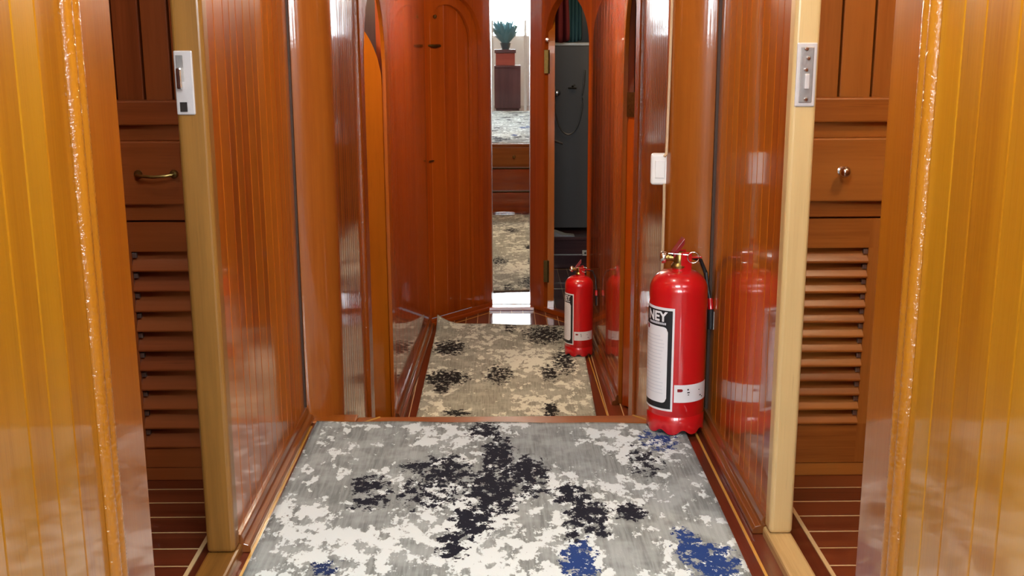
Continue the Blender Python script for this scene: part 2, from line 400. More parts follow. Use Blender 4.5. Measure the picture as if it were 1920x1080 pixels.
# landings beside the step
mb = MB(); mb.box(W0, -0.62, -0.41, 3.0, 3.06, -0.03, 0.003, 'u', 0.8); struct(mb, 'trim_7', ROUND, bevel=0.004)
mb = MB(); mb.box(W0, 0.44, 0.66, 3.0, 3.06, -0.03, 0.003, 'u', 0.8); struct(mb, 'trim_8', ROUND, bevel=0.004)
# lower floor: boards run along the corridor
fl, _ = board_floor('floor', -0.62, 1.25, 3.0, 9.0, LOWZ, 'y', 0.0715, phase=0.0705)
mb = MB()
def inl(A, B, wd=0.006):
    P, L = frame(A, B); mb.box(P, 0, L, -wd/2, wd/2, LOWZ-0.01, LOWZ+0.0012, 'u')
inl((-0.40, 3.2), (-0.385, 6.55)); inl((-0.385, 6.55), (-0.06, 6.95)); inl((-0.06, 6.95), (0.20, 6.95)); inl((0.20, 6.95), (0.475, 6.57)); inl((0.475, 6.57), (0.505, 4.0))
mb.build('floor_inlay', GOLDLINE, parent=fl)
mb = MB()
def inl2(A, B, wd=0.007):
    P, L = frame(A, B); mb.box(P, 0, L, -wd/2, wd/2, LOWZ-0.01, LOWZ+0.0016, 'u')
inl2((0.25, 8.27), (1.2, 8.27)); inl2((0.25, 7.62), (1.2, 7.58)); mb.build('floor_inlay', INLAY, parent=fl)
# step faces (drawers under the step, seen in the mirror)
for i, (y, z0, z1) in enumerate(((3.05, -0.225, -0.03), (3.10, -0.45, -0.225), (3.15, LOWZ, -0.45))):
    mb = MB(); mb.box(W0, -0.46, 0.54, y-0.04, y, z0, z1, 'u', 0.4); r_ = struct(mb, 'trim_%d' % (9+i), CAB if i == 0 else DEEP, bevel=0.003)
    if i < 2:
        mb = MB(); mb.box(W0, -0.46, 0.54, y, y+0.05, z0-0.014, z0, 'u', 0.9); mb.build('tread', INLAY, parent=r_)
    if i == 0:
        mb = MB(); mb.lathe([(0.0, 0.03), (0.012, 0.028), (0.016, 0.02), (0.008, 0.01), (0.006, 0)], 20, (0.14, y, -0.12), 'y'); mb.build('knob', BRASS, parent=r_, smooth=True)

# ---- ceilings
mb = MB(); mb.box(W0, -1.65, 1.65, -3.05, 3.1, CZ, CZ+0.05, 'w'); struct(mb, 'ceiling', CEIL)
mb = MB(); mb.box(W0, -0.65, 1.3, 3.1, 9.05, CZL, CZL+0.05, 'w'); struct(mb, 'ceiling', CEIL)
mb = MB(); mb.box(W0, -0.65, 0.7, 3.1, 3.15, CZL, CZ, 'u'); struct(mb, 'wall_header', MAHO)

# ---- near side walls
def side_wall(name, A, B, side, m, pw, z0=0.0, z1=CZ, thick=0.05, vfun=None):
    mb = MB(); P, L = frame(A, B, side); mb.planks(P, 0, L, z0, z1, pw, 0, thick, vfun=vfun); return struct(mb, name, m), P, L
XL, XR = -0.555, 0.577
_, PL, LL = side_wall('wall_left', (XL, 2.19), (XL, 3.01), 1, MAHO, 0.062)
_, PR, LR = side_wall('wall_right', (XR, 2.26), (XR, 2.978), -1, MAHO, 0.062)
side_wall('wall_left_front', (XL, -0.6), (XL, 1.464), 1, GOLD, 0.074)
side_wall('wall_right_front', (XR, -0.6), (XR, 1.497), -1, GOLD, 0.074)
# broad rounded stiles at the near doorway edges
mb = MB(); mb.box(W0, XL-0.05, XL+0.002, 1.512, 1.648, 0, CZ, 'z', 0.35); struct(mb, 'trim_12', GOLD2, bevel=0.004, seg=3)
mb = MB(); mb.box(W0, XR-0.002, XR+0.05, 1.545, 1.672, 0, CZ, 'z', 0.35); struct(mb, 'trim_13', GOLD2, bevel=0.004, seg=3)
# pairs of half round reeds in front of those stiles
for k, (x, ys) in enumerate(((XL, (1.476, 1.500)), (XR, (1.508, 1.532)))):
    for y in ys:
        mb = MB(); mb.lathe([(0.0118, 0), (0.0118, CZ)], 28, (x, y, 0)); struct(mb, 'trim_%d' % (30+k), GOLDROUGH, smooth=True)
# far jambs with strike plates
mb = MB(); mb.box(W0, -0.611, -0.552, 2.145, 2.19, 0.02, CZ, 'z', 0.5); jl = struct(mb, 'trim_14', JAMBL, bevel=0.009, seg=4)
mb = MB(); mb.box(W0, 0.572, 0.622, 2.215, 2.26, 0.02, CZ, 'z', 0.9); jr = struct(mb, 'trim_15', JAMB, bevel=0.009, seg=4)
def strike(parent, x0, x1, yf, z0, z1, mplate, style):
    mb = MB(); mb.box(W0, x0, x1, yf-0.003, yf+0.012, z0, z1, 'z'); p = mb.build('strike_plate', mplate, parent=parent, bevel=0.0025)
    mb = MB(); xm = (x0+x1)/2
    if style == 0:
        mb.box(W0, x0+0.004, xm+0.001, yf-0.0036, yf-0.001, z0+0.062, z1-0.008, 'z')
        q = mb.build('latch', STEEL, parent=p, bevel=0.001)
        mb = MB(); mb.box(W0, x0+0.005, xm-0.002, yf-0.012, yf-0.003, z0+0.048, z0+0.088, 'z'); mb.build('bolt', CHROME, parent=p, bevel=0.003)
        mb = MB(); mb.box(W0, x0+0.007, xm+0.003, yf-0.0042, yf-0.002, z0+0.006, z0+0.024, 'z'); mb.build('keep_slot', DARK, parent=p)
    else:
        mb.box(W0, x0+0.007, x1-0.007, yf-0.0044, yf-0.002, z0+0.008, z1-0.008, 'z'); mb.build('inner_plate', STEEL, parent=p, bevel=0.001)
        mb = MB(); mb.box(W0, xm-0.004, xm+0.006, yf-0.010, yf-0.003, z0+0.034, z0+0.064, 'z'); mb.build('bolt', PLATE, parent=p, bevel=0.002)
        for zz in (z0+0.014, z1-0.012, z1-0.030, z1-0.052):
            mb = MB(); mb.lathe([(0, -0.0075), (0.003, -0.0072), (0.0045, -0.005), (0.0045, -0.003)], 12, (xm+random.uniform(-.003, .003), yf, zz), 'y'); mb.build('screw', CHROME, parent=p, smooth=True)
strike(jl, -0.609, -0.574, 2.145, 0.919, 1.038, PLATE, 0)
strike(jr, 0.578, 0.6175, 2.215, 0.925, 1.048, PLATE, 1)
# doorway sills
mb = MB(); mb.box(W0, -0.612, -0.548, 1.643, 2.20, -0.02, 0.02, 'w', 0.5); struct(mb, 'trim_16', JAMBL, bevel=0.006)
mb = MB(); mb.box(W0, 0.568, 0.622, 1.662, 2.26, -0.02, 0.02, 'w', 0.3); struct(mb, 'trim_17', JAMB, bevel=0.006)
# base mouldings along the near walls
def moulding(name, A, B, side, z, m, hh=0.035, d=0.022):
    mb = MB(); P, L = frame(A, B, side)
    prof = [(0, hh), (d*0.25, hh), (d*0.42, hh*0.72), (d*0.45, hh*0.5), (d*0.85, hh*0.42), (d, hh*0.25), (d, 0), (0, 0)]
    for (a, b_) in zip(prof[:-1], prof[1:]):
        pts = [(0, a[0], z+a[1]), (L, a[0], z+a[1]), (L, b_[0], z+b_[1]), (0, b_[0], z+b_[1])]
        mb.face([P(*k) for k in pts], [(k[2]+k[1], k[0]) for k in pts], 0.4)
    for e in (0, L):
        mb.face([P(e, a[0], z+a[1]) for a in prof], None, 0.4)
    return struct(mb, name, m, bevel=0.0015)
moulding('baseboard_left', (XL, 2.19), (XL, 3.02), 1, 0.0, BASEW, 0.04, 0.024)
moulding('baseboard_right', (XR, 2.26), (XR, 3.0), -1, 0.0, BASEW, 0.04, 0.030)
# round corner posts
def post(name, cx, cy, r, m):
    mb = MB()
    for z0, z1 in ((LOWZ, 0.0), (0.0, CZ)):
        mb.lathe([(r, z0), (r, z1)], 56, (cx, cy, 0))
    return struct(mb, name, m, smooth=True)
post('trim_18', -0.556, 3.125, 0.100, ROUND)
post('trim_19', 0.567, 3.105, 0.110, ROUND)
mb = MB(); mb.box(W0, -0.60, -0.5505, 3.011, 3.028, 0, CZ, 'z', 0.5); struct(mb, 'trim_20', CAULK)
mb = MB(); mb.box(W0, 0.5705, 0.62, 2.979, 2.992, 0, CZ, 'z', 0.5); struct(mb, 'trim_21', CAULK)

# ---- side cabins seen through the doorways
def cabin(sgn, name):
    CAB = CABL if sgn < 0 else globals()['CAB']
    xi, xo = (-0.61, -1.6) if sgn < 0 else (0.625, 1.6)
    # planked wall over the cabinet with dark open joints
    mb = MB(); A, B = ((xo, 2.64), (xi, 2.64)) if sgn < 0 else ((xi, 2.64), (xo, 2.64))
    P, L = frame(A, B, 1)
    anchors = (-0.822, 0.0655) if sgn < 0 else (0.791, 0.0765)
    off = (anchors[0]-A[0]) % anchors[1]
    cuts = [0]+[off+k*anchors[1] for k in range(int((L-off)/anchors[1])+1)]+[L]
    for a, b_ in zip(cuts[:-1], cuts[1:]):
        if b_-a > 0.006: mb.box(P, a+0.0022, b_-0.0022, -0.02, 0, 0, CZ, 'z')
    struct(mb, 'wall_%s_cabin_back' % name, CAB, bevel=0.003)
    mb = MB(); mb.box(P, 0, L, -0.05, -0.021, 0, CZ, 'z'); struct(mb, 'wall_%s_cabin_lining' % name, DARK)
    mb = MB(); mb.box(W0, min(xo, xo+0.05*sgn), max(xo, xo+0.05*sgn), 1.0, 2.69, 0, CZ, 'z'); struct(mb, 'wall_%s_cabin_side' % name, CAB)
    mb = MB(); mb.box(W0, min(xi, xo), max(xi, xo), 0.95, 1.0, 0, CZ, 'z'); struct(mb, 'wall_%s_cabin_front' % name, CAB)
    # doorway head
    ya, yb = (1.643, 2.145) if sgn < 0 else (1.662, 2.215)
    mb = MB(); X0 = XL-0.05 if sgn < 0 else XR
    mb.box(W0, X0, X0+0.05, ya, yb, 1.85, CZ, 'w'); struct(mb, 'wall_%s_door_head' % name, MAHO)
cabin(-1, 'left'); cabin(1, 'right')
def cabinet(x0, x1, la, lb, slats, z_lou, style, label, sgn):
    CAB = CABL if sgn < 0 else globals()['CAB']
    t = empty('louvred_cabinet', ((x0+x1)/2, 2.6, 0)); setp(t, label, 'cabinet'); O = tuple(t.location)
    yf = 2.585
    def part(name, boxes, m=CAB, bevel=0.002, parent=None, grain='u'):
        mb = MB()
        for (a, b_, wa, wb, za, zb) in boxes: mb.box(W0, a, b_, wa, wb, za, zb, grain)
        return mb.build(name, m, parent=parent or t, origin=O, bevel=bevel)
    part('carcass', [(x0, x1, yf+0.045, yf+0.05, 0, 0.86), (x0, x0+0.015, yf+0.008, yf+0.045, 0, 0.86), (x1-0.015, x1, yf+0.008, yf+0.045, 0, 0.86)], DEEP)
    part('top_rail', [(x0, x1, yf-0.014, yf+0.03, 0.866, 0.922)], bevel=0.004)
    part('rail', [(x0, x1, yf+0.004, yf+0.03, 0.83, 0.866)])
    d = part('drawer', [(x0+0.01, x1-0.01, yf-0.010, yf+0.03, 0.683, 0.830)], bevel=0.004)
    if style == 'pull':
        hx0, hx1, hz = -0.830, -0.748, 0.755
        mb = MB(); mb.tube([(hx0, yf-0.012, hz), (hx0, yf-0.026, hz), (hx0+0.012, yf-0.032, hz-0.002), ((hx0+hx1)/2, yf-0.034, hz-0.004), (hx1-0.012, yf-0.032, hz-0.002), (hx1, yf-0.026, hz), (hx1, yf-0.012, hz)], 0.0038, 8)
        for hx in (hx0, hx1): mb.lathe([(0.0, -0.006), (0.008, -0.005), (0.010, -0.001), (0.010, 0.002)], 14, (hx, yf-0.012, hz), 'y')
        mb.build('handle', BRASS, parent=d, origin=O, smooth=True)
    else:
        mb = MB(); mb.lathe([(0.0, -0.034), (0.006, -0.0335), (0.011, -0.029), (0.0135, -0.022), (0.011, -0.015), (0.006, -0.011), (0.005, 0.0), (0.011, 0.002)], 24, (0.791, yf-0.012, 0.755), 'y')
        mb.build('knob', CHROME, parent=d, origin=O, smooth=True)
    part('rail', [(x0, x1, yf+0.004, yf+0.03, 0.645, 0.683)])
    # door frame
    mb = MB(); mb.box(W0, la, lb, yf, yf+0.025, 0.572, 0.641, 'u'); mb.box(W0, la, lb, yf, yf+0.025, 0.035, z_lou, 'u')
    for a, b_ in ((x0+0.004, la), (lb, x1-0.004)):
        for za, zb in ((0.035, z_lou), (z_lou, 0.572), (0.572, 0.641)): mb.box(W0, a, b_, yf, yf+0.025, za, zb, 'z', 0.5)
    dr = mb.build('door', CAB, parent=t, origin=O)
    part('plinth', [(x0, x1, yf+0.002, yf+0.03, 0.0, 0.033)])
    pitch = (0.572-z_lou)/slats
    for k in range(slats):
        zc = z_lou+pitch*(k+0.5); mb = MB(); va = random.random(); oo = random.random()*4
        # tilted rounded slat, outer edge low
        hh = pitch*0.52; prof = []
        A = Vector((yf-0.001, zc-hh*0.78)); B = Vector((yf+0.026, zc+hh*0.72)); n_ = Vector((-(B-A)[1], (B-A)[0])).normalized()*0.0045
        for j in range(7):
            an = pi/2+pi*j/6; prof.append(A+(-n_)*sin(an)*-1+(A-B).normalized()*-cos(an)*-0.0045 if False else A+n_*sin(an)+(A-B).normalized()*(-cos(an))*0.0045)
        prof += [B-n_, B+n_]
        for p, q in zip(prof, prof[1:]+prof[:1]):
            mb.face([(la, p[0], p[1]), (lb, p[0], p[1]), (lb, q[0], q[1]), (la, q[0], q[1])], [(p[1]+oo, la), (p[1]+oo, lb), (q[1]+oo, lb), (q[1]+oo, la)], va)
        mb.build('slat', CAB, parent=dr, origin=O, smooth=True)
    # small notch blocks holding the slats
    xs = (la, la+0.010) if sgn < 0 else (lb-0.010, lb)
    for k in range(slats):
        mb = MB(); zc = z_lou+pitch*(k+1)-0.008; mb.box(W0, xs[0], xs[1], yf+0.004, yf+0.015, zc-0.008, zc+0.004, 'z')
        mb.build('slat_holder', STEEL, parent=dr, origin=O, bevel=0.001)
cabinet(-1.05, -0.613, -0.864, -0.66, 10, 0.085, 'pull', 'brown louvred cabinet with a brass drawer pull, in the left side cabin', -1)
cabinet(0.628, 1.05, 0.685, 0.868, 12, 0.135, 'knob', 'light brown louvred cabinet with a round metal drawer knob, in the right side cabin', 1)

# ---- lower corridor walls
def seg_wall(name, A, B, side, m, pw, z0=LOWZ, z1=CZL, thick=0.05): return side_wall(name, A, B, side, m, pw, z0, z1, thick)
# left: beaded panel, doorway, planks
PLn, LLn = frame((-0.480, 3.14), (-0.476, 4.90), 1)
mb = MB(); mb.planks(PLn, 0, 0.688, LOWZ, CZL, 0.045, 0, 0.05, jit=0.1); struct(mb, 'wall_left_lower', MAHO)
mb = MB(); mb.box(PLn, 0.69, 0.795, -0.05, 0.013, LOWZ, CZL, 'z', 0.4); struct(mb, 'trim_22', STILE, bevel=0.011, seg=4)
mb = MB(); mb.arch(PLn, 0.805, LLn, LOWZ, CZL, 0.90, 1.64, 0.93, 0.32, 0.0, -0.016, var=0.5); struct(mb, 'trim_23', MAHO, bevel=0.003)
a_ = radians(24)
PH, _ = frame((-0.497-0.62*cos(a_), 4.825-0.62*sin(a_)), (-0.497, 4.825), 1)
mb = MB(); mb.arch_leaf(PH, 0, 0.62, LOWZ+0.01, 0.85, 0.36, 0.0, -0.035, pw=0.155); dl = struct(mb, 'door_1', MAHO)
for nm, bx in (('wall_left_cabin_lower', (-1.70, -1.65, 3.2, 5.4)), ('wall_left_cabin_end', (-1.65, -0.53, 5.35, 5.4)), ('wall_left_cabin_near', (-1.65, -0.66, 3.2, 3.25))):
    mb = MB(); mb.box(W0, *bx, LOWZ, CZL, 'z', 0.5); struct(mb, nm, DARKW)
mb = MB(); mb.box(W0, -1.70, -0.65, 3.2, 5.4, CZL, CZL+0.05, 'w'); struct(mb, 'ceiling', CEIL)
mb = MB(); mb.box(W0, -1.70, -0.62, 3.2, 5.4, LOWZ-0.03, LOWZ, 'w'); struct(mb, 'floor', FLOORW)
seg_wall('wall_left_lower', (-0.476, 4.90), (-0.430, 6.62), 1, DEEP, 0.16)
# right
PRn, LRn = frame((0.562, 3.12), (0.560, 5.14), -1)
mb = MB(); mb.planks(PRn, 0, 1.33, LOWZ, CZL, 0.05, 0, 0.05, jit=0.1); struct(mb, 'wall_right_lower', MAHO)
mb = MB(); mb.box(PRn, 1.335, 1.47, -0.05, 0.014, LOWZ, CZL, 'z', 0.4); struct(mb, 'trim_24', STILE, bevel=0.011, seg=4)
mb = MB(); mb.arch(PRn, 1.475, LRn, LOWZ, CZL, 1.50, 2.0, 0.93, 0.34, 0.0, -0.02, var=0.5); struct(mb, 'trim_25', MAHO, bevel=0.003)
a_ = radians(55)
PH, _ = frame((0.575, 5.08), (0.575+0.52*cos(a_), 5.08-0.52*sin(a_)), 1)
mb = MB(); mb.arch_leaf(PH, 0, 0.52, LOWZ+0.01, 0.62, 0.32, 0.0, -0.035, pw=0.13); dr_ = struct(mb, 'door_2', DEEP)
mb = MB(); mb.box(PH, 0.0, 0.055, 0.0, 0.004, 0.70, 0.81, 'z'); mb.build('hinge', OLDBRASS, parent=dr_)
for nm, bx in (('wall_right_cabin_lower', (1.45, 1.50, 3.6, 5.6)), ('wall_right_cabin_end', (0.62, 1.45, 5.55, 5.6)), ('wall_right_cabin_near', (0.62, 1.45, 3.6, 3.65))):
    mb = MB(); mb.box(W0, *bx, LOWZ, CZL, 'z', 0.5); struct(mb, nm, DARKW)
mb = MB(); mb.box(W0, 1.30, 1.50, 3.6, 5.6, CZL, CZL+0.05, 'w'); struct(mb, 'ceiling', CEIL)
seg_wall('wall_right_lower', (0.560, 5.14), (0.530, 6.60), -1, DEEP, 0.13)
moulding('baseboard_left_lower', (-0.476, 4.86), (-0.432, 6.60), 1, LOWZ, BASEW, 0.05, 0.03)
moulding('baseboard_right_lower', (0.560, 5.10), (0.531, 6.58), -1, LOWZ, BASEW, 0.05, 0.03)
# ---- end of the corridor: left slanted arched door, mirror, right slanted open door
PA, LA = frame((-0.430, 6.62), (-0.055, 7.07), 1)
mb = MB(); mb.arch(PA, -0.02, LA-0.006, LOWZ, CZL, 0.018, 0.504, 1.0, 0.28, 0.0, -0.035, var=0.45); struct(mb, 'trim_26', DEEP, bevel=0.002)
mb = MB(); mb.arch(PA, -0.05, LA+0.05, LOWZ, CZL, 0.012, 0.452, 0.99, 0.245, -0.037, -0.06, var=0.7); struct(mb, 'trim_27', DEEP, bevel=0.002)
mb = MB(); mb.arch_leaf(PA, -0.005, 0.47, LOWZ+0.02, 1.0, 0.28, -0.064, -0.09, pw=0.125); da = struct(mb, 'door_3', DEEP)
def on(P, u, w_, z): return Vector(P(u, w_, z))
mb = MB(); mb.tube([on(PA, 0.095, -0.062, 1.0), on(PA, 0.11, -0.052, 0.998), on(PA, 0.145, -0.048, 0.996), on(PA, 0.185, -0.052, 0.998), on(PA, 0.20, -0.062, 1.0)], lambda t: 0.004+0.006*sin(pi*t), 8)
mb.build('pull_handle', OLDBRASS, parent=da, smooth=True)
mb = MB(); mb.lathe([(0, 0.0), (0.008, 0.001), (0.012, 0.01), (0.008, 0.02), (0, 0.022)], 16, tuple(on(PA, 0.15, -0.055, 1.155)), 'z'); mb.build('knob', BRASS, parent=da, smooth=True)
mb = MB(); mb.box(PA, 0.05, 0.12, -0.064, -0.052, 0.318, 0.326, 'u'); mb.build('lever_handle', BRASS, parent=da, bevel=0.002)
mb = MB(); mb.box(PA, 0.05, 0.075, -0.064, -0.060, 0.24, 0.275, 'u'); mb.build('keyhole_plate', REDPL, parent=da, bevel=0.002)
# mirror and its wall
mb = MB(); mb.box(W0, -0.10, 0.24, 7.082, 7.12, LOWZ, CZL, 'z', 0.3); struct(mb, 'wall_end', DEEP)
t = empty('wall_mirror', (0.07, 7.07, -0.645)); setp(t, 'tall narrow frameless mirror on the wall at the far end of the corridor', 'mirror')
mb = MB(); mb.box(W0, -0.048, 0.187, 7.071, 7.080, -0.645, 1.45, 'z'); mb.build('glass', MIRROR, parent=t, origin=(0.07, 7.07, -0.645))
for x0, x1 in ((-0.052, -0.048), (0.187, 0.191)):
    mb = MB(); mb.box(W0, x0, x1, 7.068, 7.081, -0.645, 1.45, 'z'); mb.build('edge_strip', CHROME, parent=t, origin=(0.07, 7.07, -0.645))
PB, LB = frame((0.190, 7.07), (0.525, 6.60), 1)
mb = MB(); mb.arch(PB, 0.006, LB+0.03, LOWZ, CZL, 0.147, 0.566, 0.99, 0.30, 0.0, -0.05, var=0.4); struct(mb, 'trim_28', DEEP, bevel=0.002)
mb = MB(); mb.box(PB, 0.147, 0.566, -0.05, 0.0, LOWZ, LOWZ+0.03, 'u', 0.5); struct(mb, 'trim_29', DEEP, bevel=0.003)
moulding('baseboard_end_left', (-0.428, 6.60), (-0.060, 7.045), 1, LOWZ, DEEP, 0.045, 0.02)
mb = MB(); mb.box(W0, -0.075, 0.215, 6.99, 7.07, LOWZ, -0.648, 'u'); struct(mb, 'baseboard_end', DEEP, bevel=0.003)
# open shower door: leaf swung inwards, seen edge on
hinge = Vector((0.300, 6.925)); dirv = Vector((0.363, 8.0-0.0)).normalized()
PD, LD = frame((0.318, 6.93), (0.318+0.48*0.0445, 6.93+0.48), 1)
mb = MB(); mb.arch_leaf(PD, 0.0, 0.42, LOWZ+0.03, 0.95, 0.26, 0.02, -0.02, pw=0.06); ds = struct(mb, 'door_4', MAHO)
for zz, hh in ((0.90, 0.14), (-0.40, 0.14)):
    mb = MB(); mb.box(W0, 0.272, 0.299, 6.925, 6.931, zz-hh/2, zz+hh/2, 'z'); mb.build('hinge', OLDBRASS, parent=ds, bevel=0.001)
    mb = MB(); mb.tube([(0.301, 6.92, zz-hh/2), (0.301, 6.92, zz+hh/2)], 0.005, 8); mb.build('hinge_pin', OLDBRASS, parent=ds, smooth=True)
mb = MB(); mb.lathe([(0, -0.03), (0.012, -0.026), (0.014, -0.016), (0.006, -0.008), (0.005, 0.0)], 16, (0.29, 6.93, 1.03), 'y'); mb.build('door_hook', CHROME, parent=ds, smooth=True)

# ---- shower room
for nm, bx in (('wall_shower_left', (0.14, 0.19, 7.12, 9.0)), ('wall_shower_right', (1.2, 1.25, 6.55, 9.0)), ('wall_shower_back', (0.14, 1.25, 8.95, 9.0)), ('wall_shower_front', (0.585, 1.25, 6.55, 6.60))):
    mb = MB(); mb.box(W0, *bx, LOWZ, CZL, 'z', 0.3); struct(mb, nm, TILE)
t = empty('shower_unit', (0.55, 8.55, -0.4)); setp(t, 'grey shower wall panel with a hose and taps, behind the open arched door', 'shower unit'); O = (0.55, 8.55, -0.4)
mb = MB(); mb.box(W0, 0.36, 0.672, 8.55, 8.60, -0.40, 0.975, 'z'); mb.build('panel', GREYP, parent=t, origin=O, bevel=0.004)
mb = MB(); mb.box(W0, 0.35, 0.68, 8.545, 8.61, 0.975, 1.0, 'z'); mb.build('top_trim', STEEL, parent=t, origin=O, bevel=0.004)
hp = []
for k in range(25):
    a = pi*(-0.05+1.0*k/24.0)
    hp.append((0.52+0.105*cos(a), 8.525, 0.58-0.26*sin(a) if sin(a) > 0 else 0.58-0.26*sin(a)))
hp = [(0.64, 8.525, 0.80), (0.635, 8.525, 0.70)]+hp+[(0.415, 8.525, 0.68)]
mb = MB(); mb.tube(hp, 0.006, 8); mb.build('hose', STEEL, parent=t, origin=O, smooth=True)
mb = MB(); mb.tube([(0.56, 8.55, 0.69), (0.56, 8.50, 0.69), (0.545, 8.48, 0.68)], 0.008, 8); mb.tube([(0.52, 8.55, 0.665), (0.58, 8.515, 0.665)], 0.007, 8); mb.build('mixer_tap', CHROME, parent=t, origin=O, smooth=True)
mb = MB(); mb.lathe([(0, -0.05), (0.02, -0.045), (0.026, -0.02), (0.02, 0)], 20, (0.435, 8.55, 0.63), 'y'); mb.build('tap_knob', CHROME, parent=t, origin=O, smooth=True)
mb = MB(); mb.tube([(0.42, 8.55, 0.27), (0.42, 8.48, 0.275), (0.475, 8.47, 0.255)], 0.009, 8); mb.build('lower_tap', CHROME, parent=t, origin=O, smooth=True)
t = empty('bench', (0.7, 8.4, LOWZ)); setp(t, 'low dark bench below the grey shower panel', 'bench'); O = (0.7, 8.4, LOWZ)
mb = MB(); mb.box(W0, 0.21, 1.18, 8.30, 8.90, LOWZ, -0.45, 'u'); mb.build('base', DARKW, parent=t, origin=O, bevel=0.004)
mb = MB(); mb.box(W0, 0.20, 1.19, 8.28, 8.92, -0.45, -0.425, 'u'); mb.build('top', DARKW, parent=t, origin=O, bevel=0.004)
mb = MB(); mb.box(W0, 0.20, 1.19, 8.285, 8.30, -0.565, -0.558, 'u'); mb.build('edge_line', STEEL, parent=t, origin=O)
t = empty('socket_box', (0.64, 8.27, -0.545)); setp(t, 'small white box with a dark dot on the front of the low dark bench', 'socket')
mb = MB(); mb.box(W0, 0.617, 0.659, 8.262, 8.284, -0.565, -0.525, 'u'); mb.build('body', WHITEPL, parent=t, origin=(0.64, 8.27, -0.545), bevel=0.003)
mb = MB(); mb.lathe([(0, -0.002), (0.007, -0.0015), (0.008, 0)], 12, (0.638, 8.262, -0.545), 'y'); mb.build('socket_hole', RUBBER, parent=t, origin=(0.64, 8.27, -0.545))
# folded pale cloth on bench
mb = MB(); n = 14
for i in range(n):
    for j in range(4):
        f = lambda a, b_: (0.36+0.20*a/n, 8.30+0.10*b_/4, -0.423+0.05*(1-a/n)*(0.75+0.25*sin(b_*1.3+a*0.6)))
        pts = [f(i, j), f(i+1, j), f(i+1, j+1), f(i, j+1)]; mb.face(pts)
        g = lambda a, b_: (f(a, b_)[0], f(a, b_)[1], -0.425)
        if j == 0: mb.face([g(i, 0), g(i+1, 0), f(i+1, 0), f(i, 0)])
o = mb.build('towel', GREYWOOD, smooth=True); setp(o, 'pale folded cloth lying on the low dark bench', 'towel')
# teal curtain and maroon towel above
def drape(x0, x1, y, z0, z1, amp, waves, m, name, label, cat, taper=0):
    mb = MB(); n = 40; k = 8
    def f(i, j):
        a = i/n; b_ = j/k; xm = (x0+x1)/2; x = xm+(x0+(x1-x0)*a-xm)*(1-taper*b_**2)
        return (x, y+amp*sin(a*waves*2*pi)*(0.5+0.5*(1-b_)), z0+(z1-z0)*b_-0.02*sin(a*pi)*(1-b_))
    for i in range(n):
        for j in range(k):
            mb.face([f(i, j), f(i+1, j), f(i+1, j+1), f(i, j+1)])
            b2 = [f(i, j), f(i+1, j), f(i+1, j+1), f(i, j+1)]
    o = mb.build(name, m, smooth=True); s_ = o.modifiers.new('solid', 'SOLIDIFY'); s_.thickness = 0.006; setp(o, label, cat); return o
drape(0.48, 0.62, 8.70, 1.02, 1.48, 0.02, 5, TEAL, 'shower_curtain', 'dark teal pleated curtain above the grey shower panel', 'curtain')
drape(0.385, 0.50, 8.20, 1.02, 1.40, 0.02, 2, MAROON, 'hanging_towel', 'maroon towel hanging at the top of the arched shower doorway', 'towel', 0.35)

# ============================================================ RUGS
def rug(name, quad, z, m, blobs, lights, label, curl=None, nx=70, ny=160, thick=0.009):
    fl_, fr, nl, nr = [Vector(q) for q in quad]
    me = bpy.data.meshes.new(name); V = []; F = []
    cx = (nl.x+nr.x)/2; O = Vector((cx, nl.y, z))
    for j in range(ny+1):
        for i in range(nx+1):
            a, b_ = i/nx, j/ny
            p = (nl*(1-a)+nr*a)*(1-b_)+(fl_*(1-a)+fr*a)*b_
            zz = thick+0.0012*sin(p.x*23+p.y*9)
            e = min(a, 1-a, 1-b_)
            if curl: zz += curl(a, b_)
            V.append((p.x-O.x, p.y-O.y, zz))
    for j in range(ny):
        for i in range(nx):
            k = j*(nx+1)+i; F.append((k, k+1, k+nx+2, k+nx+1))
    me.from_pydata(V, [], F)
    me.uv_layers.new(name='uv'); me.attributes.new('ink', 'FLOAT_COLOR', 'POINT')
    uvl = me.uv_layers['uv']; at = me.attributes['ink']
    for lp in me.loops:
        v = me.vertices[lp.vertex_index].co; uvl.data[lp.index].uv = (v.x+O.x, v.y+O.y)
    for k, v in enumerate(me.vertices):
        x, y = v.co.x+O.x, v.co.y+O.y; ink = 0.0; blu = 0.0; lit = 0.5
        for (bx, by, ra, rb, s_, c_) in blobs:
            d = ((x-bx)/(ra*1.15))**2+((y-by)/(rb*1.15))**2
            g = s_*max(0, 1.15-0.62*d)
            if g > ink: ink = g; blu = c_
        for (bx, by, ra, rb, s_) in lights:
            d = ((x-bx)/ra)**2+((y-by)/rb)**2
            if d < 1: lit += s_*(1-d)
        at.data[k].color = (min(ink, 1), blu, max(0, min(1, lit)), 1)
    for p in me.polygons: p.use_smooth = True
    me.materials.append(m); me.materials.append(RUGEDGE)
    o = bpy.data.objects.new(name, me); o.location = O; C.objects.link(o)
    so = o.modifiers.new('pile', 'SOLIDIFY'); so.thickness = thick*0.9; so.offset = -1; so.material_offset_rim = 1
    setp(o, label, 'rug'); return o
